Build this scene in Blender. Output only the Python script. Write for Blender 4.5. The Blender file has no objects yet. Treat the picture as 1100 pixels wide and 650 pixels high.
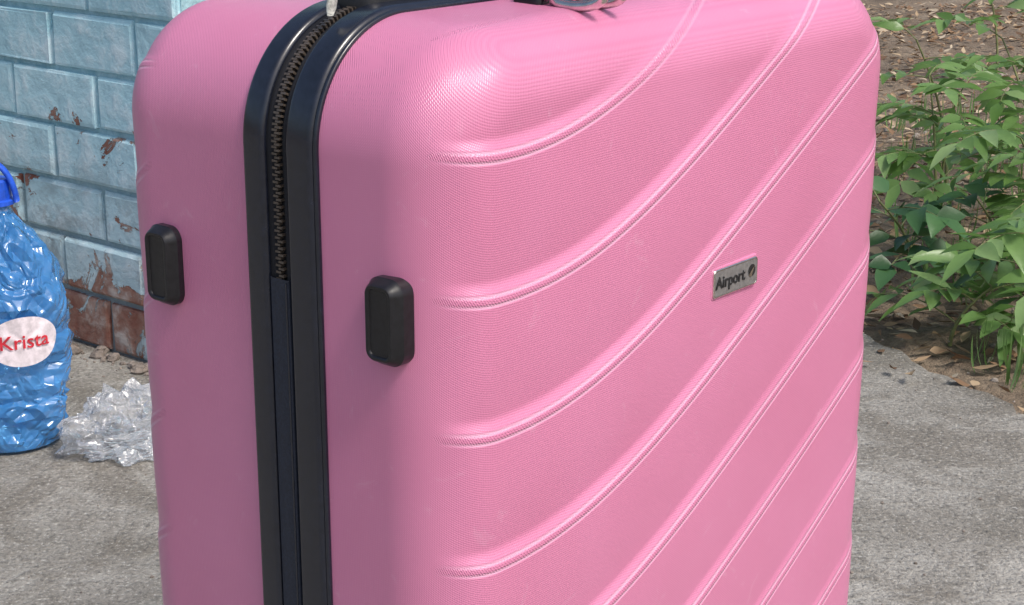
import bpy, bmesh, math, random
import numpy as np
from mathutils import Vector, Matrix, noise
random.seed(7); rng=np.random.default_rng(7)
S=bpy.context.scene
S.view_settings.view_transform='Standard'; S.view_settings.look='None'; S.view_settings.exposure=0
# ------------------------------------------------------------------ helpers
def link(o,parent=None):
    S.collection.objects.link(o)
    if parent: o.parent=parent
    return o
def empty(name,loc=(0,0,0),rz=0):
    o=bpy.data.objects.new(name,None); o.location=loc; o.rotation_euler=(0,0,rz); o.empty_display_size=.1
    return link(o)
def mesh_np(name,V,Fq,mat,parent=None,smooth=True,attrs=None,mats=None):
    me=bpy.data.meshes.new(name); V=np.asarray(V,dtype=np.float32); Fq=np.asarray(Fq,dtype=np.int32)
    n,k=Fq.shape
    me.vertices.add(len(V)); me.vertices.foreach_set("co",V.ravel())
    me.loops.add(n*k); me.loops.foreach_set("vertex_index",Fq.ravel())
    me.polygons.add(n); me.polygons.foreach_set("loop_start",np.arange(0,n*k,k,dtype=np.int32))
    me.polygons.foreach_set("loop_total",np.full(n,k,dtype=np.int32))
    me.polygons.foreach_set("use_smooth",np.full(n,smooth))
    if attrs:
        for a,arr in attrs.items():
            at=me.attributes.new(a,'FLOAT','POINT'); at.data.foreach_set("value",np.asarray(arr,dtype=np.float32))
    me.materials.append(mat)
    me.update(calc_edges=True); me.validate()
    return link(bpy.data.objects.new(name,me),parent)
def mesh_py(name,V,Fs,mat,parent=None,smooth=False):
    me=bpy.data.meshes.new(name); me.from_pydata([tuple(v) for v in V],[],Fs); me.materials.append(mat)
    for p in me.polygons: p.use_smooth=smooth
    me.update(); return link(bpy.data.objects.new(name,me),parent)
class NT:
    def __init__(s,name):
        s.m=bpy.data.materials.new(name); s.m.use_nodes=True; s.t=s.m.node_tree; s.N=s.t.nodes; s.L=s.t.links
        s.p=s.N["Principled BSDF"]; s.out=s.N["Material Output"]
    def n(s,typ,ins=None,**kw):
        x=s.N.new(typ)
        for k,v in kw.items(): setattr(x,k,v)
        return x
    def set(s,i,v):
        if isinstance(v,bpy.types.NodeSocket): s.L.new(v,i)
        elif hasattr(v,'outputs'): s.L.new(v.outputs[0],i)
        else: i.default_value=v
    def math(s,op,a,b=None,c=None,clamp=False):
        x=s.N.new('ShaderNodeMath'); x.operation=op; x.use_clamp=clamp
        s.set(x.inputs[0],a)
        if b is not None: s.set(x.inputs[1],b)
        if c is not None: s.set(x.inputs[2],c)
        return x.outputs[0]
    def noise(s,scale,detail=4,rough=.55,vec=None,dist=0):
        x=s.N.new('ShaderNodeTexNoise'); x.inputs['Scale'].default_value=scale; x.inputs['Detail'].default_value=detail
        x.inputs['Roughness'].default_value=rough; x.inputs['Distortion'].default_value=dist
        if vec is not None: s.L.new(vec,x.inputs['Vector'])
        return x.outputs['Fac']
    def ramp(s,fac,stops):
        x=s.N.new('ShaderNodeValToRGB'); s.set(x.inputs[0],fac); e=x.color_ramp.elements
        while len(e)<len(stops): e.new(.5)
        for i,(p,c) in enumerate(stops):
            e[i].position=p; e[i].color=(c,c,c,1) if isinstance(c,float) else (*c,1)
        return x.outputs[0]
    def mix(s,fac,a,b):
        x=s.N.new('ShaderNodeMix'); x.data_type='RGBA'
        s.set(x.inputs[0],fac); s.set(x.inputs[6],a if not isinstance(a,tuple) else (*a,1)); s.set(x.inputs[7],b if not isinstance(b,tuple) else (*b,1))
        return x.outputs[2]
    def bump(s,h,strength=.5,dist=.01,normal=None):
        x=s.N.new('ShaderNodeBump'); x.inputs['Strength'].default_value=strength; x.inputs['Distance'].default_value=dist
        s.L.new(h,x.inputs['Height'])
        if normal is not None: s.L.new(normal,x.inputs['Normal'])
        return x.outputs[0]
    def obj(s): return s.n('ShaderNodeTexCoord').outputs['Object']
    def base(s,c,rough=.5,**kw):
        s.set(s.p.inputs['Base Color'],(*c,1) if isinstance(c,tuple) else c); s.set(s.p.inputs['Roughness'],rough)
        for k,v in kw.items(): s.set(s.p.inputs[k.replace('_',' ')],v)
def simple(name,c,rough=.5,nscale=80,namt=.25,bump=.15,bdist=.001,**kw):
    t=NT(name); o=t.obj(); nz=t.noise(nscale,3,.6,o)
    c2=tuple(min(1,x*(1-namt)) for x in c); c3=tuple(min(1,x*(1+namt)) for x in c)
    t.base(t.ramp(nz,[(.3,c2),(.7,c3)]),rough,**kw)
    t.set(t.p.inputs['Normal'],t.bump(nz,bump,bdist)); return t.m
# ------------------------------------------------------------------ camera, light
th=math.radians(16.27)
cd=bpy.data.cameras.new("camera"); cam=link(bpy.data.objects.new("camera",cd)); S.camera=cam
cam.location=(0,0,.95); cam.rotation_euler=(math.radians(90)-th,0,0); cd.sensor_width=36; cd.lens=1850/1100*36; cd.clip_start=.05; cd.clip_end=500
SE,SA=54,134   # elevation, azimuth of the sun measured clockwise from +Y
w=bpy.data.worlds.new("World"); S.world=w; w.use_nodes=True; wn=w.node_tree
sky=wn.nodes.new('ShaderNodeTexSky'); sky.sky_type='NISHITA'; sky.sun_disc=False; sky.sun_elevation=math.radians(SE); sky.sun_rotation=math.radians(SA)
sky.air_density=1.0; sky.dust_density=4.0
wn.links.new(sky.outputs[0],wn.nodes['Background'].inputs[0]); wn.nodes['Background'].inputs[1].default_value=.15
sd=bpy.data.lights.new("sun",'SUN'); sun=link(bpy.data.objects.new("sun",sd)); sd.energy=2.3; sd.angle=math.radians(14); sd.color=(1,.96,.9)
az=math.radians(SA); el=math.radians(SE)
dirv=Vector((math.sin(az)*math.cos(el),math.cos(az)*math.cos(el),math.sin(el)))
sun.rotation_euler=dirv.to_track_quat('Z','Y').to_euler()
# ------------------------------------------------------------------ suitcase
W=.549; Z0=.055; Z1=.824; RC=.078; D=.308; FR=.05; VF=.104; VR=.160
suit=empty("suitcase",(-.040,.95,0),math.atan2(.768,.640))
def perimeter(step,R=RC,off=0.0,u0=0.,u1=W,z0=Z0,z1=Z1):
    pts=[];nr=[]
    def line(a,b,n):
        L=math.dist(a,b); k=max(1,int(L/step))
        for i in range(k):
            t=i/k; pts.append((a[0]+(b[0]-a[0])*t,a[1]+(b[1]-a[1])*t)); nr.append(n)
    def arc(c,a0):
        k=max(6,int(R*math.pi/2/step*1.3))
        for i in range(k):
            a=a0-(i/k)*math.pi/2; n=(math.cos(a),math.sin(a)); pts.append((c[0]+R*n[0],c[1]+R*n[1])); nr.append(n)
    line((u0,z0+R),(u0,z1-R),(-1,0)); arc((u0+R,z1-R),math.pi)
    line((u0+R,z1),(u1-R,z1),(0,1)); arc((u1-R,z1-R),math.pi/2)
    line((u1,z1-R),(u1,z0+R),(1,0)); arc((u1-R,z0+R),0)
    line((u1-R,z0),(u0+R,z0),(0,-1)); arc((u0+R,z0+R),-math.pi/2)
    p=np.array(pts); n=np.array(nr); return p+n*off, n
gu=np.array([-.1,-.03,0,.03,.054,.11,.16,.21,.27,.325,.42,.5,.6,.7]); gz=np.array([.606,.590,.583,.577,.575,.583,.597,.615,.641,.669,.719,.764,.82,.876])
gp=np.polyfit(gu,gz,6); gd=np.polyder(gp); SP=.0865
def sm(a,b,x): t=np.clip((x-a)/(b-a),0,1); return t*t*(3-2*t)
def shell(name,depth,mat,flip):
    P,N=perimeter(.0019); n=len(P)
    prof=[]
    for i in range(22):
        t=i/22; v=depth-(depth-FR)*t; prof.append((0.0016*t,v,0.,FR*math.pi/2-FR+(v-FR),0.))
    for i in range(27):
        ph=math.pi/2*i/26; prof.append((.0016+(FR-.0016)*(1-math.cos(ph)),FR*(1-math.sin(ph)),ph,FR*(math.pi/2-ph)-FR*math.cos(ph),0.))
    K=170
    for i in range(1,K+1): prof.append((FR,0.,math.pi/2,0.,i/K))
    V=[];rt=[];rk=[];ra=[];pa=[];pb=[]
    base=P-N*FR
    half=(W/2-FR)
    tgt=np.stack([np.full(n,W/2),np.clip(base[:,1],Z0+FR+half,Z1-FR-half)],1)
    for ins,v,ph,ex,lt in prof:
        if lt==0: q=P-N*ins; vv=np.full(n,v)
        else: q=base+(tgt-base)*lt; vv=np.full(n,v)-.0035*(1-(1-lt)**2)
        ue=q[:,0]+N[:,0]*ex; ze=q[:,1]+N[:,1]*ex
        if lt>0: ue=q[:,0]; ze=q[:,1]
        g=np.polyval(gp,np.clip(ue,-.1,.7)); t=(ze-g)/SP; k=SP/np.sqrt(1+np.polyval(gd,np.clip(ue,-.1,.7))**2)
        amp=(1-sm(.026,.05,vv))*sm(.010,.036,q[:,0])
        topfade=sm(Z1-.075,Z1-.012,ze)*(1-sm(.15,.5,ue))
        amp=amp*(1-.75*topfade)
        fr=t-np.floor(t); h=1-(1-fr)**2.1
        h0=1-(1-.13)**2.1
        h=np.where(fr<.13,1-(1-h0)*sm(0,.13,fr),h)
        d=.0056*amp*(h-.6)*(.35+.65*(1-sm(.12,.45,q[:,0])))
        cs,sn=math.cos(ph),math.sin(ph)
        X=q[:,0]+N[:,0]*cs*d; Zz=q[:,1]+N[:,1]*cs*d; Y=vv-sn*d
        V.append(np.stack([X,Y,Zz],1)); rt.append(t); rk.append(k); ra.append(amp)
        pa.append(q[:,0]-vv); pb.append(q[:,1]-vv)
    V=np.concatenate(V); m=len(prof)
    if flip: V[:,0]=W-V[:,0]; V[:,1]=D-V[:,1]
    i=np.arange(m-1)[:,None]*n; j=np.arange(n)[None,:]; j2=(j+1)%n
    F=np.stack([i+j,i+j2,i+n+j2,i+n+j],-1).reshape(-1,4)
    A=dict(rt=np.concatenate(rt),rk=np.concatenate(rk),ra=np.concatenate(ra),pa=np.concatenate(pa),pb=np.concatenate(pb))
    return mesh_np(name,V,F,mat,suit,True,A)
t=NT("pink_abs")
def att(nm): return t.n('ShaderNodeAttribute',attribute_name=nm).outputs['Fac']
rt_,rk_,ra_,pa_,pb_=[att(x) for x in('rt','rk','ra','pa','pb')]
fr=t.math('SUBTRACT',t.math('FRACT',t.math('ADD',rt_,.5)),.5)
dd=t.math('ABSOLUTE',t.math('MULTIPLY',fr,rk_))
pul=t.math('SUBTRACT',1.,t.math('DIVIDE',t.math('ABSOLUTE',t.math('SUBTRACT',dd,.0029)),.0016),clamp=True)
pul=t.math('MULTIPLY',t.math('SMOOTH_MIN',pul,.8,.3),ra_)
k=2*math.pi/.0030
s1=t.math('SINE',t.math('MULTIPLY',t.math('ADD',pa_,pb_),k)); s2=t.math('SINE',t.math('MULTIPLY',t.math('SUBTRACT',pa_,pb_),k))
fine=t.math('MULTIPLY',s1,s2)
mid=t.math('MULTIPLY',t.math('SUBTRACT',1.,t.math('DIVIDE',dd,.0028),clamp=True),ra_)
hatch=t.math('MULTIPLY',t.math('SINE',t.math('MULTIPLY',t.math('ADD',pa_,pb_),2*math.pi/.0028)),t.math('GREATER_THAN',mid,.01))
ob=t.obj(); nz=t.noise(9,2,.5,ob); nz2=t.noise(160,2,.6,ob)
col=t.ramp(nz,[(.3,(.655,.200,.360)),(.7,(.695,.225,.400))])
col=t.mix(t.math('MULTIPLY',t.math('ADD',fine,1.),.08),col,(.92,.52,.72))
col=t.mix(t.math('MULTIPLY',pul,.58),col,(.95,.66,.82))  # specular glint on the ridge bead edges, painted into the colour as paler pink
scuff=t.ramp(t.noise(28,4,.75,ob,1.5),[(.62,0.),(.80,1.)])
col=t.mix(t.math('MULTIPLY',scuff,.2),col,(.92,.75,.86))
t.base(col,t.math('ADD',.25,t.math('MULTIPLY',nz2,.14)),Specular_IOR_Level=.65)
hh=t.math('ADD',t.math('MULTIPLY',fine,.000085),t.math('MULTIPLY',pul,.00062))
hh=t.math('ADD',hh,t.math('MULTIPLY',hatch,.00012))
t.set(t.p.inputs['Normal'],t.bump(hh,1.0,1.0))
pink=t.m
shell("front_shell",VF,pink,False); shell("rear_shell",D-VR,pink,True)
trim=simple("navy_rubber_trim",(.010,.013,.024),.24,200,.3,.2,.0004,Specular_IOR_Level=.7)
black=simple("black_plastic",(.012,.012,.015),.33,220,.3,.25,.0004)
tape=simple("zipper_tape",(.012,.012,.016),.85,900,.4,.5,.0005)
hingem=simple("hinge_fabric",(.014,.020,.038),.6,700,.4,.5,.0006)
chrome=simple("worn_metal",(.68,.65,.60),.25,150,.15,.1,.0003,Metallic=1.0)
def sweep(name,prof,mat,step=.004,sel=None):
    P,N=perimeter(step); n=len(P); V=[]
    for o,v in prof:
        q=P+N*o; V.append(np.stack([q[:,0],np.full(n,v),q[:,1]],1))
    V=np.concatenate(V); m=len(prof)
    i=np.arange(m-1)[:,None]*n; j=np.arange(n)[None,:]; j2=(j+1)%n
    F=np.stack([i+j,i+n+j,i+n+j2,i+j2],-1).reshape(-1,4)
    if sel is not None:
        ok=sel(V[F[:,0]]); F=F[ok]
    return mesh_np(name,V,F,mat,suit,True)
def bead(v0,v1,h,e=.004,k=6):
    pr=[(-.006,v0)]
    for i in range(k+1):
        a=math.pi/2*i/k; pr.append((h-e+e*math.sin(a) if h>e else h*math.sin(a),v0+e*(1-math.cos(a))))
    for i in range(k+1):
        a=math.pi/2*(1-i/k); pr.append((h-e+e*math.sin(a) if h>e else h*math.sin(a),v1-e*(1-math.cos(a))))
    pr.append((-.006,v1)); return pr
sweep("front_trim",bead(VF-.003,.1245,.0045,.004),trim)
sweep("front_trim_lip",bead(VF-.0055,VF-.002,.0025,.0015),trim)
sweep("rear_trim",bead(.1435,VR+.003,.0045,.004),trim)
sweep("zipper_tape",[(-.006,.123),(.0008,.1232),(.0012,.1285),(-.0008,.1305),(-.001,.1365),(.0012,.1385),(.0008,.1445),(-.006,.145)],tape)
ZE=.662
sweep("hinge_strip",bead(.1255,.1425,.0034,.0015),hingem,.002,lambda c:c[:,2]<ZE)
sweep("hinge_seam",bead(.1268,.1282,.0042,.0006),trim,.002,lambda c:c[:,2]<ZE-.002)
P,N=perimeter(.0011); V=[];F=[]
c8=np.array([(x,y,z) for x in(-1,1) for y in(-1,1) for z in(-1,1)],float)
f6=[(0,1,3,2),(4,6,7,5),(0,4,5,1),(2,3,7,6),(0,2,6,4),(1,5,7,3)]
idx=0
for i in range(0,len(P)):
    if P[i][1]<ZE: continue
    if i%2: continue
    idx+=1
    n=np.array([N[i][0],0,N[i][1]]); tg=np.array([-N[i][1],0,N[i][0]]); vv=np.array([0,1.,0])
    side=1 if idx%2 else -1
    c=np.array([P[i][0],.1335,P[i][1]])+n*.0012+vv*side*.0012
    M=c+c8[:,:1]*n*.0016+c8[:,1:2]*vv*.0022+c8[:,2:]*tg*.0007
    b=len(V)*8; V.append(M); F+= [tuple(b+q for q in ff) for ff in f6]
teeth=simple("zipper_teeth",(.085,.068,.055),.4,300,.3,.1,.0002)
mesh_np("zipper_teeth",np.concatenate(V),F,teeth,suit,False)
def rr(w,h,r,k=8):
    o=[]
    for cx,cy,a0 in((w-r,h-r,0),(-w+r,h-r,90),(-w+r,-h+r,180),(w-r,-h+r,270)):
        for i in range(k+1):
            a=math.radians(a0+90*i/k); o.append((cx+r*math.cos(a),cy+r*math.sin(a)))
    return o
def slab(name,c,A,B,Cn,w,h,r,levels,mat,parent,k=8):
    c,A,B,Cn=map(Vector,(c,A,B,Cn)); V=[];Fs=[]
    for ht,ins in levels:
        for a,b in rr(w-ins,h-ins,max(.0004,r-ins),k): V.append(c+A*a+B*b+Cn*ht)
    n=4*(k+1)
    for l in range(len(levels)-1):
        for i in range(n): j=(i+1)%n; Fs.append((l*n+i,l*n+j,(l+1)*n+j,(l+1)*n+i))
    Fs.append(tuple(range((len(levels)-1)*n,len(levels)*n)))
    o=mesh_py(name,V,Fs,mat,parent,True)
    m=o.modifiers.new("e",'EDGE_SPLIT'); m.split_angle=math.radians(38)
    return o
for i,(v,z) in enumerate(((.0425,.6535),(.246,.6535),(.0425,.22),(.246,.22))):
    slab("side_bumper_%d"%(i+1),(0,v,z),(0,-1,0),(0,0,1),(-1,0,0),.0145,.0270,.0100,
      [(-.006,0),(.0030,0),(.0045,.0012),(.0085,.0030),(.0100,.0042),(.0102,.0054),(.0098,.0062),(.0086,.0068),(.0084,.0085)],black,suit)
badge=simple("brushed_badge",(.42,.42,.43),.36,300,.2,.2,.0003,Metallic=.7)
dark=simple("badge_ink",(.02,.02,.022),.45)
yb=-.0044; bx=.3040
slab("badge_bed",(bx,yb,.6243),(1,0,0),(0,0,1),(0,-1,0),.0306,.0122,.0042,[(-.004,-.001),(-.0005,0),(.0004,.001)],pink,suit)
slab("badge_frame",(bx,yb,.6243),(1,0,0),(0,0,1),(0,-1,0),.0285,.0103,.0030,[(-.003,0),(.0012,0),(.0018,.0006),(.0018,.0012),(.0012,.0015)],chrome,suit)
slab("badge_plate",(bx,yb-.0004,.6243),(1,0,0),(0,0,1),(0,-1,0),.0271,.0089,.0020,[(0,0),(.0012,0)],badge,suit)
def text(name,body,size,loc,rot,mat,parent,ext=.0003,off=0):
    c=bpy.data.curves.new(name,'FONT'); c.body=body; c.size=size; c.extrude=ext; c.offset=off; c.align_x='CENTER'; c.align_y='CENTER'; c.materials.append(mat)
    o=link(bpy.data.objects.new(name,c),parent); o.location=loc; o.rotation_euler=rot; return o
text("badge_text","Airport",.0122,(.2966,yb-.0019,.6243),(math.radians(90),0,0),dark,suit,.0003,.0002)
slab("badge_icon",(.3245,yb-.0014,.6255),(1,0,0),(0,0,1),(0,-1,0),.0044,.0044,.0042,[(0,0),(.0006,0)],dark,suit)
mesh_py("badge_icon_arrow",[(.3200,yb-.0024,.6225),(.3233,yb-.0024,.6258),(.3278,yb-.0024,.6288),(.3246,yb-.0024,.6242),(.3236,yb-.0024,.6208)],[(0,1,2,3,4)],chrome,suit)
def tube(name,pts,rad,mat,parent,ns=12,flat=1.0,closed=False):
    V=[];Fs=[];pts=[Vector(p) for p in pts]; n=len(pts)
    for i,p in enumerate(pts):
        a=pts[(i-1)%n if closed else max(i-1,0)]; b=pts[(i+1)%n if closed else min(i+1,n-1)]
        T=(b-a).normalized(); up=Vector((0,1,0)) if abs(T.y)<.9 else Vector((0,0,1)); X=T.cross(up).normalized(); Y=T.cross(X).normalized()
        r=rad[i] if isinstance(rad,list) else rad
        for j in range(ns):
            q=2*math.pi*j/ns; V.append(p+X*math.cos(q)*r+Y*math.sin(q)*r*flat)
    for i in range(n if closed else n-1):
        i2=(i+1)%n
        for j in range(ns): j2=(j+1)%ns; Fs.append((i*ns+j,i*ns+j2,i2*ns+j2,i2*ns+j))
    if not closed: Fs.append(tuple(range(ns))); Fs.append(tuple(range((n-1)*ns,n*ns)))
    return mesh_py(name,V,Fs,mat,parent,True)
hp=[]
for i in range(25):
    q=i/24; uu=.110+.329*q; zz=.830+.030*(math.sin(math.pi*q)**.35); hp.append((uu,.146,zz))
tube("carry_handle",hp,[.0085+.003*math.sin(math.pi*i/24) for i in range(25)],black,suit,14,1.6)
for i,uu in enumerate((.106,.443)):
    slab("carry_handle_base_%d"%(i+1),(uu,.141,.828),(1,0,0),(0,1,0),(0,0,1),.040,.0215,.014,[(-.006,0),(.005,0),(.009,.002),(.013,.007),(.0145,.011)],black,suit)
slab("lock_body",(.275,.100,.824),(1,0,0),(0,1,0),(0,0,1),.045,.014,.006,[(-.003,0),(.009,0),(.011,.002),(.0115,.004)],black,suit)
for i,uu in enumerate((.172,.192)):
    pts=[]
    for j in range(24):
        a=2*math.pi*j/24; pts.append((uu+.0015*i,.040+.024*math.cos(a),.8320+.0085*math.sin(a)))
    tube("zipper_pull_%d"%(i+1),pts,.0036,chrome,suit,8,1.,True)
slab("zipper_slider",(.187,.076,.823),(1,0,0),(0,1,0),(0,0,1),.020,.012,.004,[(0,0),(.005,0),(.008,.002),(.010,.005)],black,suit)
cord=simple("grey_cord",(.50,.51,.47),.6,400,.4,.6,.001)
tube("pull_cord",[(.036,.122,.824),(.036,.121,.829),(.038,.121,.836),(.046,.122,.843),(.056,.126,.849),(.072,.133,.855)],[.0025,.0040,.004,.0035,.0035,.003],cord,suit,10,.55)
for i,(uu,vv) in enumerate(((.07,.05),(.48,.05),(.07,.26),(.48,.26))):
    slab("wheel_housing_%d"%(i+1),(uu,vv,.064),(1,0,0),(0,1,0),(0,0,-1),.032,.026,.012,[(0,0),(.012,0),(.018,.004),(.02,.01)],black,suit)
    V=[];Fs=[];ns=24
    prof=[(.0,-.011),(.014,-.011),(.020,-.009),(.0225,-.005),(.0225,.005),(.020,.009),(.014,.011),(0,.011)]
    for r,y in prof:
        for j in range(ns): a=2*math.pi*j/ns; V.append((uu+r*math.cos(a),vv+y,.0235+r*math.sin(a)))
    for a in range(len(prof)-1):
        for j in range(ns): j2=(j+1)%ns; Fs.append((a*ns+j,a*ns+j2,(a+1)*ns+j2,(a+1)*ns+j))
    mesh_py("wheel_%d"%(i+1),V,Fs,black,suit,True)
# ------------------------------------------------------------------ ground
def lim(y): return .66+(3.03-y)*.37
t=NT("soil"); ob=t.obj(); a=t.noise(3,5,.65,ob); b=t.noise(60,4,.7,ob); 
c=t.ramp(a,[(.3,(.17,.125,.085)),(.55,(.31,.24,.17)),(.75,(.44,.36,.27))])
c=t.mix(t.ramp(b,[(.4,0.),(.7,.7)]),c,(.11,.075,.05)); t.base(c,.95); t.set(t.p.inputs['Normal'],t.bump(b,.9,.02)); soil=t.m
mesh_py("ground",[(-150,-150,-.07),(150,-150,-.07),(150,150,-.07),(-150,150,-.07)],[(0,1,2,3)],soil)
gx=np.concatenate([np.arange(-4,0.3,.25),np.arange(.3,3.2,.03),np.arange(3.2,9,.25)]); gy=np.concatenate([np.arange(.5,2.2,.2),np.arange(2.2,5.5,.03),np.arange(5.5,14,.2)])
SV_=[]
for y in gy:
    for x in gx:
        e=-.03+.05*noise.noise(Vector((x*1.2,y*1.2,0)))+.018*noise.noise(Vector((x*9,y*9,3)))+.008*noise.noise(Vector((x*30,y*30,3)))
        e+=.03*min(1,max(0,(x-.2*y)*1.5))
        if x<lim(y)+.04 or (y<2.5 and x<1.3): e=min(e,-.014)
        SV_.append((x,y,max(e,-.06)))
nx,ny=len(gx),len(gy); i=np.arange(ny-1)[:,None]*nx; j=np.arange(nx-1)[None,:]
F=np.stack([i+j,i+j+1,i+nx+j+1,i+nx+j],-1).reshape(-1,4)
mesh_np("soil_bed",SV_,F,soil)
def soilz(x,y):
    a=int(np.abs(gx-x).argmin()); b=int(np.abs(gy-y).argmin()); return SV_[b*nx+a][2]
edge=[(2.2,-6),(1.6,0),(1.15,1.6),(.97,2.15),(.83,2.56),(.735,2.80),(.66,3.03),(.58,3.3),(.45,3.8),(.1,4.3),(-1.5,4.9),(-9,5.6)]
E=[]
for (x0,y0),(x1,y1) in zip(edge[:-1],edge[1:]):
    L=math.hypot(x1-x0,y1-y0); k=max(2,int(L/.03))
    for q in range(k):
        s=q/k; x=x0+(x1-x0)*s; y=y0+(y1-y0)*s
        d=.035*noise.noise(Vector((x*7,y*7,1)))+.022*noise.noise(Vector((x*28,y*28,5)))
        E.append((x+d*(y1-y0)/L*-1,y+d*(x1-x0)/L))
E.append(edge[-1]); E+=[(-9,-6)]
t=NT("weathered_concrete"); ob=t.obj(); a=t.noise(2.2,5,.6,ob,.3); b=t.noise(5,5,.7,ob,1.0); g=t.noise(150,3,.75,ob); g2=t.noise(45,4,.75,ob)
c=t.ramp(a,[(.34,(.22,.205,.175)),(.5,(.37,.352,.315)),(.66,(.49,.47,.43))])
c=t.mix(t.ramp(b,[(.44,0.),(.60,.70)]),c,(.17,.15,.12)); 
c=t.mix(t.ramp(g2,[(.52,0.),(.64,.55)]),c,(.14,.13,.11))
c=t.mix(t.ramp(g,[(.52,0.),(.66,.70)]),c,(.09,.085,.08)); c=t.mix(t.ramp(g,[(.30,.7),(.44,0.)]),c,(.68,.66,.61))
t.base(c,.9)
h=t.math('ADD',t.math('ADD',t.math('MULTIPLY',g,.4),b),t.math('MULTIPLY',g2,.6)); t.set(t.p.inputs['Normal'],t.bump(h,.9,.014)); conc=t.m
n=len(E); Vc=[(x,y,0) for x,y in E]+[(x,y,-.1) for x,y in E]
mesh_py("concrete_pavement",Vc,[tuple(range(n))]+[(i,(i+1)%n,n+(i+1)%n,n+i) for i in range(n)],conc)
# ------------------------------------------------------------------ brick wall
wall=empty("brick_wall",(-.536,2.777,0),math.atan2(.640,-.768))
t=NT("painted_brick"); ob=t.obj(); a=t.noise(2.5,4,.6,ob); b=t.noise(16,5,.65,ob,.2); fl=t.noise(7,7,.72,ob,.8); st=t.noise(9,6,.75,ob,.6)
isl=t.n('ShaderNodeNewGeometry').outputs['Random Per Island']
c=t.ramp(a,[(.3,(.40,.66,.74)),(.7,(.54,.79,.86))]); c=t.mix(t.math('MULTIPLY',isl,.30),c,(.30,.57,.67))
c=t.mix(t.ramp(b,[(.48,0.),(.66,.8)]),c,(.74,.89,.93)); c=t.mix(t.ramp(b,[(.30,.45),(.44,0.)]),c,(.24,.43,.51))
sep=t.n('ShaderNodeSeparateXYZ'); t.L.new(ob,sep.inputs[0]); zz=sep.outputs[2]
low=t.n('ShaderNodeMapRange'); t.L.new(zz,low.inputs[0]); low.inputs[1].default_value=.10; low.inputs[2].default_value=.42; low.inputs[3].default_value=1; low.inputs[4].default_value=0
thr=t.math('ADD',fl,t.math('MULTIPLY',low.outputs[0],.155))
c=t.mix(t.math('MULTIPLY',low.outputs[0],.60),c,(.50,.56,.58))
c=t.mix(t.math('MULTIPLY',t.ramp(st,[(.48,0.),(.60,1.)]),t.math('MULTIPLY',low.outputs[0],.75)),c,(.17,.18,.18))
pk=t.ramp(thr,[(.632,0.),(.645,1.)])
c=t.mix(pk,c,t.ramp(b,[(.35,(.22,.07,.045)),(.5,(.30,.16,.12)),(.66,(.52,.46,.42))]))
t.base(c,.65); t.set(t.p.inputs['Normal'],t.bump(t.math('SUBTRACT',b,t.math('MULTIPLY',pk,.5)),.8,.009)); brick=t.m
V=[];F=[]
CH=.1005; BL=.235; TH=.14
def brickbox(x0,x1,z0,z1,y0,y1,bev,jit):
    b=len(V); 
    ring=lambda i,y:[(x0+i,y,z0+i),(x1-i,y,z0+i),(x1-i,y,z1-i),(x0+i,y,z1-i)]
    pts=ring(0,y0)+ring(0,y1-bev)+ring(bev*.35,y1-bev*.3)+ring(bev,y1)
    for p in pts: V.append((p[0]+random.uniform(-jit,jit),p[1]+random.uniform(-jit,jit),p[2]+random.uniform(-jit,jit)))
    for l in range(3):
        for k in range(4): k2=(k+1)%4; F.append((b+l*4+k,b+l*4+k2,b+l*4+4+k2,b+l*4+4+k))
    F.append((b+12,b+13,b+14,b+15))
for r in range(22):
    off=(BL/2 if r%2 else 0)+random.uniform(-.015,.015); x=-off
    while x<3.2:
        bl=BL+random.uniform(-.006,.006)
        x0=max(x,0.0); x1=x+bl
        if x1-x0>.03:
            y1=random.uniform(-.002,.002)-(.004 if r<3 and random.random()<.4 else 0)
            e=random.uniform(.004,.0055)
            brickbox(x0+e,x1-e,r*CH+e,(r+1)*CH-e,-TH,y1,.0065,.0016)
        x+=bl
mesh_py("bricks",V,F,brick,wall,False)
t=NT("painted_mortar"); ob=t.obj(); b=t.noise(40,4,.7,ob)
sep=t.n('ShaderNodeSeparateXYZ'); t.L.new(ob,sep.inputs[0]); low=t.n('ShaderNodeMapRange'); t.L.new(sep.outputs[2],low.inputs[0]); low.inputs[1].default_value=.08; low.inputs[2].default_value=.4; low.inputs[3].default_value=1; low.inputs[4].default_value=0
t.base(t.mix(t.math('MULTIPLY',low.outputs[0],.8),t.ramp(b,[(.3,(.24,.44,.51)),(.7,(.44,.65,.71))]),(.20,.20,.20)),.9); t.set(t.p.inputs['Normal'],t.bump(b,.8,.008)); mort=t.m
m=[(x,y,z) for x in(0.002,3.25) for y in(-TH+.004,-.0105) for z in(0,2.215)]
mesh_py("mortar",m,f6,mort,wall)
V=[];F=[]
rubm=simple("rubble",(.25,.21,.18),.95,60,.5,.8,.01)
def stone(cx,cy,cz,r):
    b=len(V); k=7
    rings=[(-.6,.75),(0,1),(.6,.7)]
    for z,s in rings:
        for j in range(k): a=2*math.pi*j/k; q=r*s*random.uniform(.7,1.15); V.append((cx+q*math.cos(a),cy+q*math.sin(a),cz+z*r*.7))
    V.append((cx,cy,cz+r*.75*random.uniform(.7,1)))
    for l in range(2):
        for j in range(k): j2=(j+1)%k; F.append((b+l*k+j,b+l*k+j2,b+l*k+k+j2,b+l*k+k+j))
    for j in range(k): F.append((b+2*k+j,b+2*k+(j+1)%k,b+3*k))
wd=Vector((-.768,.640)); wn2=Vector((-.64,-.768))
for i in range(600):
    s=random.uniform(-.1,2.2); d=abs(random.gauss(0,.035))+.004; p=Vector((-.536,2.777))+wd*s+wn2*d; r=random.choice([.003,.004,.006,.009,.014]) if d<.04 else random.choice([.002,.003])
    stone(p.x,p.y,r*.3,r)
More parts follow.
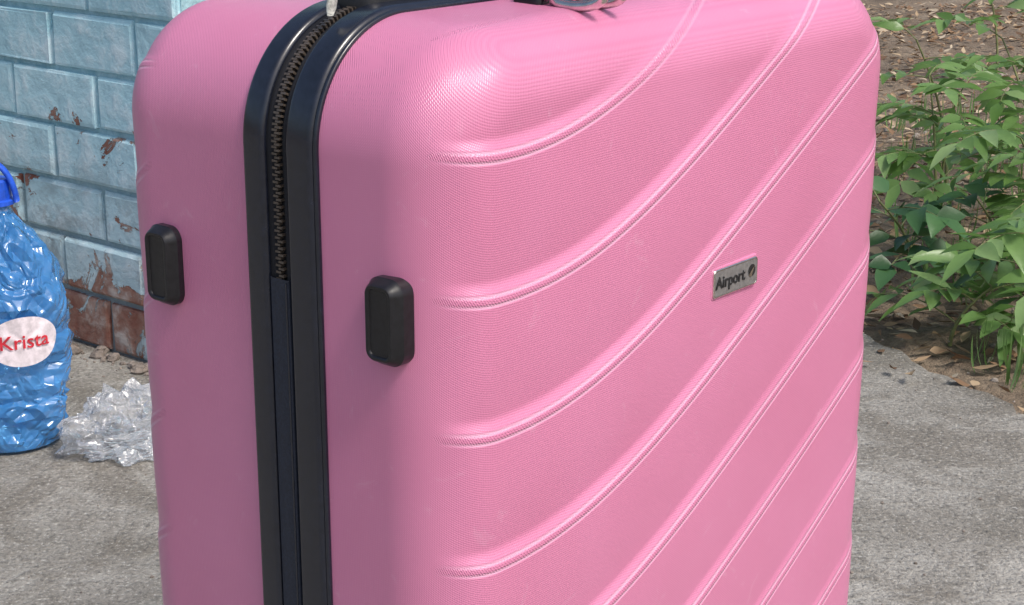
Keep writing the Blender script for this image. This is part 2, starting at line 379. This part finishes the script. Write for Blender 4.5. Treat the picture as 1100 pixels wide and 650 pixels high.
for i in range(260):
    x=random.uniform(-1.6,1.0); y=random.uniform(1.7,3.2); stone(x,y,.001,random.choice([.0015,.002,.003]))
mesh_py("rubble",V,F,rubm)
V=[];F=[]
for i in range(900):
    x=random.uniform(.5,2.4); y=random.uniform(2.3,6.5)
    r=random.choice([.003,.004,.005,.008,.012])
    if x<lim(y)+.02 and y<3.4: continue
    stone(x,y,soilz(x,y)+r*.2,r)
mesh_py("gravel",V,F,simple("gravel_stone",(.30,.26,.22),.95,60,.5,.8,.01))
# ------------------------------------------------------------------ leaf litter
def leafmat(name,stops,rough=.5,trans=.25):
    t=NT(name); g=t.n('ShaderNodeNewGeometry').outputs['Random Per Island']; ob=t.obj(); nz=t.noise(60,2,.6,ob)
    c=t.ramp(g,stops); c=t.mix(t.math('MULTIPLY',nz,.3),c,tuple(x*.55 for x in stops[0][1])); t.base(c,rough)
    tr=t.n('ShaderNodeBsdfTranslucent'); t.L.new(c,tr.inputs[0]); mx=t.n('ShaderNodeMixShader'); mx.inputs[0].default_value=trans
    t.L.new(t.p.outputs[0],mx.inputs[1]); t.L.new(tr.outputs[0],mx.inputs[2]); t.L.new(mx.outputs[0],t.out.inputs[0])
    t.set(t.p.inputs['Normal'],t.bump(nz,.3,.003)); return t.m
LV=[];LF=[]
def leaf(V,F,o,d,up,L,w,curl=.2,fold=.25):
    d=d.normalized(); s=d.cross(up).normalized(); up=s.cross(d).normalized(); b=len(V)
    prof=[(0,.04),(.15,.55),(.35,1.),(.6,.82),(.82,.42),(1,.02)]
    for q,ww in prof:
        c=o+d*(L*q)-up*(curl*L*q*q); hw=w*ww*.5
        V.append(c+s*hw+up*hw*fold); V.append(c); V.append(c-s*hw+up*hw*fold)
    for i in range(5):
        a=b+i*3; F.append((a,a+1,a+4,a+3)); F.append((a+1,a+2,a+5,a+4))
for i in range(9000):
    x=random.uniform(.4,2.8); y=random.uniform(2.3,8.5)
    on=False
    if y<3.4 and x<lim(y):
        if random.random()<.7 or x<lim(y)-abs(random.gauss(0,.07)): continue
        on=True
    z=(0 if on else soilz(x,y))+random.uniform(.002,.018)
    a=random.uniform(0,6.28); d=Vector((math.cos(a),math.sin(a),random.uniform(-.15,.25))); up=Vector((random.gauss(0,.35),random.gauss(0,.35),1))
    L=random.uniform(.015,.048); leaf(LV,LF,Vector((x,y,z)),d,up,L,L*random.uniform(.3,.55),random.uniform(-.4,.4),random.uniform(-.1,.7))
litter=leafmat("dry_leaves",[(0.,(.14,.08,.045)),(.4,(.34,.21,.12)),(.7,(.50,.37,.23)),(1.,(.64,.54,.40))],.8,.1)
mesh_py("leaf_litter",LV,LF,litter,None,True)
tw=empty("twigs"); twm=simple("twig_bark",(.24,.19,.14),.9)
for i in range(60):
    x=random.uniform(.75,2.0); y=random.uniform(2.5,5); 
    if x<lim(y)+.02 and y<3.4: continue
    a=random.uniform(0,6.28); L=random.uniform(.06,.22); z=soilz(x,y)+.012
    tube("twig_%d"%i,[(x+math.cos(a)*L*q+random.uniform(-.006,.006),y+math.sin(a)*L*q,z+.02*q*(1-q)) for q in(0,.35,.7,1)],[.0025,.002,.0018,.001],twm,tw,5)
# ------------------------------------------------------------------ weeds with compound leaves
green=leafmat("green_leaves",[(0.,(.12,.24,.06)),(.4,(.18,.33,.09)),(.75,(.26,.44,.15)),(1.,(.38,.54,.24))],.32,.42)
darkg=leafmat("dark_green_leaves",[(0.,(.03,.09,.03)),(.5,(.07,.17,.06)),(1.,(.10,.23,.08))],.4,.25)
stemm=simple("green_stem",(.18,.20,.08),.5)
def tubeV(V,F,pts,r0,r1,ns=5):
    n=len(pts); b0=len(V)
    for i,p in enumerate(pts):
        a=pts[max(i-1,0)]; b=pts[min(i+1,n-1)]; T=(b-a).normalized(); X=T.cross(Vector((.3,.2,1))).normalized(); Y=T.cross(X)
        r=r0+(r1-r0)*i/(n-1)
        for j in range(ns): q=2*math.pi*j/ns; V.append(p+X*math.cos(q)*r+Y*math.sin(q)*r)
    for i in range(n-1):
        for j in range(ns): j2=(j+1)%ns; F.append((b0+i*ns+j,b0+i*ns+j2,b0+(i+1)*ns+j2,b0+(i+1)*ns+j))
def compound(V,F,SV,SF,o,d,L,npair,ll,lw):
    pts=[];d=d.normalized()
    for i in range(9):
        q=i/8; pts.append(o+d*(L*q)+Vector((0,0,-.38*L*q*q)))
    tubeV(SV,SF,pts,.0018,.0008)
    for k in range(npair):
        q=.28+.68*k/(npair-1); i=min(7,int(q*8)); p=pts[i].lerp(pts[i+1],q*8-i); T=(pts[i+1]-pts[i]).normalized()
        s=T.cross(Vector((0,0,1))).normalized(); up=s.cross(T).normalized(); sz=ll*(1-.35*abs(q-.55)/.45)*random.uniform(.75,1.15)
        for sg in(-1,1):
            dd=(s*sg+T*random.uniform(.30,.8)+up*random.uniform(-.25,.3)); uu=up+Vector((random.gauss(0,.35),random.gauss(0,.35),0))
            leaf(V,F,p,dd,uu,sz,lw*random.uniform(.8,1.2),random.uniform(.05,.45),random.uniform(.1,.5))
    T=(pts[-1]-pts[-2]).normalized(); leaf(V,F,pts[-1],T,Vector((0,0,1)),ll,lw,.2,.25)
def weed(x,y,h,nleaf,L,ll,lw,npair=5,lean=(0,0),mat=None,ns=1):
    e=empty("weed",(x,y,soilz(x,y))); V=[];F=[];SV=[];SF=[]
    for s in range(ns):
        lx,ly=lean[0]+random.uniform(-.10,.10),lean[1]+random.uniform(-.10,.10); hh=h*random.uniform(.85,1.05)
        st=[Vector((lx*q*q,ly*q*q,hh*q)) for q in [i/8 for i in range(9)]]; tubeV(SV,SF,st,.0045,.002,6)
        a=random.uniform(0,6.28)
        for k in range(nleaf):
            q=.25+.75*(k+1)/nleaf; i=min(7,int(q*8-.001)); p=st[i].lerp(st[i+1],min(1,q*8-i)); a+=2.4+random.uniform(-.3,.3)
            el=random.uniform(.15,.8)+.3*(q-.5); d=Vector((math.cos(a),math.sin(a),el)); compound(V,F,SV,SF,p,d,L*random.uniform(.7,1.15)*(1.1-.35*q),npair,ll*random.uniform(.8,1.1),lw)
    mesh_py("leaves",V,F,mat or green,e,True); mesh_py("stems",SV,SF,stemm,e,True); return e
weed(.80,3.00,.13,6,.20,.085,.030,4,(-.02,-.05))
weed(.95,3.06,.20,7,.24,.092,.032,4,(.02,-.03),ns=2)
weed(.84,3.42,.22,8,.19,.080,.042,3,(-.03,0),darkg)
weed(.96,3.80,.40,7,.24,.085,.029,5,(-.06,-.03),ns=2)
weed(1.12,3.45,.34,7,.26,.090,.031,5,(-.03,0),ns=2)
weed(1.22,3.10,.28,6,.24,.085,.030,4)
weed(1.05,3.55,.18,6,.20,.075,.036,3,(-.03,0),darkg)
weed(1.25,4.0,.46,6,.28,.090,.030,5,(-.06,0),ns=2)
weed(1.12,4.35,.38,6,.26,.085,.028,5,(-.05,0))
weed(1.45,4.5,.50,6,.30,.085,.028,5,ns=2)
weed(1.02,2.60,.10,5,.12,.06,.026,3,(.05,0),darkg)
weed(1.75,6.2,.45,6,.28,.08,.026,5)
V=[];F=[]
for i in range(90):
    x=random.uniform(.7,2.0); y=random.uniform(2.7,5.5)
    if x<.2*y+.08: continue
    for k in range(random.randint(5,12)):
        a=random.uniform(0,6.28); L=random.uniform(.05,.13); o=Vector((x+random.gauss(0,.015),y+random.gauss(0,.015),soilz(x,y)))
        leaf(V,F,o,Vector((math.cos(a)*.6,math.sin(a)*.6,1)),Vector((math.cos(a),math.sin(a),.3)),L,.005,.35,.2)
mesh_py("grass",V,F,green,None,True)
# ------------------------------------------------------------------ crushed water bottle (light blue PET)
def film(name,basec,tint,fac,scale,rough,bstr,bd):
    t=NT(name); ob=t.obj()
    b=t.noise(scale,2,.5,ob,1.5); rid=t.math('ABSOLUTE',t.math('SUBTRACT',b,.5)); bp=t.bump(rid,bstr,bd)
    t.base(basec,.35); t.set(t.p.inputs['Normal'],bp)
    tr=t.n('ShaderNodeBsdfTransparent'); tr.inputs[0].default_value=(*tint,1)
    mx=t.n('ShaderNodeMixShader'); mx.inputs[0].default_value=fac; t.L.new(t.p.outputs[0],mx.inputs[1]); t.L.new(tr.outputs[0],mx.inputs[2])
    gl=t.n('ShaderNodeBsdfGlossy'); gl.inputs['Roughness'].default_value=rough; gl.inputs['Color'].default_value=(1,1,1,1); t.L.new(bp,gl.inputs['Normal'])
    fn=t.n('ShaderNodeFresnel'); fn.inputs['IOR'].default_value=1.5; t.L.new(bp,fn.inputs['Normal'])
    m2=t.n('ShaderNodeMixShader'); t.L.new(t.math('MULTIPLY',fn.outputs[0],1.3,clamp=True),m2.inputs[0]); t.L.new(mx.outputs[0],m2.inputs[1]); t.L.new(gl.outputs[0],m2.inputs[2])
    t.L.new(m2.outputs[0],t.out.inputs[0]); return t.m
pet=film("blue_pet",(.07,.36,.86),(.45,.76,1.0),.55,14,.12,.6,.05)
bot=empty("water_bottle",(-.770,2.50,0),0)
prof=[(0,.006),(.06,.0),(.074,.006),(.080,.02),(.078,.045),(.084,.055),(.088,.075),(.084,.085),(.091,.10),(.096,.125),(.090,.135),(.096,.15),(.101,.175),(.096,.185),(.101,.20),(.104,.225),(.101,.25),(.092,.275),(.077,.30),(.058,.325),(.040,.345),(.028,.36),(.022,.368),(.022,.385)]
pz=np.array([p[1] for p in prof]); pr=np.array([p[0] for p in prof]); NZ=46; s=np.linspace(0,len(prof)-1,NZ); R_=np.interp(s,np.arange(len(prof)),pr); Z_=np.interp(s,np.arange(len(prof)),pz)
V=[];nA=36
def crr(a,z,r):
    q=Vector((math.cos(a)*1.8,math.sin(a)*1.8,z*11)); d=noise.noise(q*.9)*.018+abs(noise.noise(q*1.9+Vector((5,1,2))))*.024
    return r+(-d*min(1,r/.08) if z>.015 and z<.36 else 0)
for l,(r,z) in enumerate(zip(R_,Z_)):
    for j in range(nA):
        a=2*math.pi*(j+.5*(l%2))/nA; jt=.0026 if .01<z<.35 else 0
        rr_=crr(a,z,r)+random.uniform(-jt,jt); V.append((rr_*math.cos(a),rr_*math.sin(a),z+random.uniform(-jt,jt)*.7))
T3=[]
for l in range(NZ-1):
    for j in range(nA):
        a=l*nA+j; b_=l*nA+(j+1)%nA; c_=(l+1)*nA+(j+1)%nA; d_=(l+1)*nA+j
        if l%2: T3+= [(a,b_,c_),(a,c_,d_)]
        else: T3+= [(a,b_,d_),(b_,c_,d_)]
mesh_np("bottle_body",V,T3,pet,bot,False)
cap=simple("blue_cap",(.02,.10,.62),.35)
V=[];Fs=[]
for r,z in((.0,.412),(.022,.412),(.025,.409),(.0255,.385),(.0255,.382),(.030,.380),(.030,.374),(.022,.374)):
    for j in range(32): a=2*math.pi*j/32; q=r+(.0006 if j%2 else 0); V.append((q*math.cos(a),q*math.sin(a),z))
for a in range(7):
    for j in range(32): Fs.append((a*32+j,a*32+(j+1)%32,(a+1)*32+(j+1)%32,(a+1)*32+j))
mesh_py("bottle_cap",V,Fs,cap,bot)
hp=[]
for k in range(21):
    a=math.pi*k/20; hp.append((.034*math.cos(a),-.012*math.sin(a),.378+.062*math.sin(a)))
tube("bottle_handle",hp,.0042,cap,bot,8,1.8)
lab=simple("label_white",(.80,.72,.76),.4); red=simple("label_red",(.62,.03,.05),.4)
ac=math.radians(-58); cz=.185
def onb(s,h,lift):
    a=ac+s/.098; rb=.1015+lift; return (rb*math.cos(a),rb*math.sin(a),cz+h)
V=[onb(0,0,.0)];Fs=[];rings=8;kk=40
for q in range(1,rings+1):
    for j in range(kk):
        a=2*math.pi*j/kk; V.append(onb(.052*q/rings*math.cos(a),.038*q/rings*math.sin(a),0.0008*math.sin(a*5)))
for j in range(kk): Fs.append((0,1+j,1+(j+1)%kk))
for q in range(rings-1):
    for j in range(kk): Fs.append((1+q*kk+j,1+(q+1)*kk+j,1+(q+1)*kk+(j+1)%kk,1+q*kk+(j+1)%kk))
mesh_py("label",V,Fs,lab,bot,True)
c=bpy.data.curves.new("lt",'FONT'); c.body="Krista"; c.size=.030; c.align_x='CENTER'; c.align_y='CENTER'; c.extrude=0; c.offset=.0003; c.resolution_u=4
to=bpy.data.objects.new("lt",c); S.collection.objects.link(to); bpy.context.view_layer.update()
me=bpy.data.meshes.new_from_object(to.evaluated_get(bpy.context.evaluated_depsgraph_get())); bpy.data.objects.remove(to)
for v in me.vertices: v.co=Vector(onb(v.co.x,v.co.y,.0022))
me.materials.clear(); me.materials.append(red); link(bpy.data.objects.new("label_text",me),bot)
# ------------------------------------------------------------------ crumpled clear plastic bag (faceted thin film)
clear=film("clear_film",(.90,.94,.98),(.985,.99,1.0),.80,20,.14,.5,.04)
bm=bmesh.new(); bmesh.ops.create_icosphere(bm,subdivisions=4,radius=1)
for v in bm.verts:
    c=v.co.copy(); cc=c+Vector((noise.noise(c*2),noise.noise(c*2+Vector((9,0,0))),noise.noise(c*2+Vector((0,9,0)))))*.5
    d=.95+.40*noise.noise(cc*1.3)+.55*abs(noise.noise(cc*2.2+Vector((3,3,3))))-.35*abs(noise.noise(cc*4.5))+random.uniform(-.045,.045)
    x,y,z=c*d; v.co=Vector((x*.098,y*.075,max(.0015,z*.060+.030)))
me=bpy.data.meshes.new("plastic_bag"); bm.to_mesh(me); bm.free(); me.materials.append(clear)
o=link(bpy.data.objects.new("plastic_bag",me)); o.location=(-.575,2.47,0); o.rotation_euler=(0,0,.5)
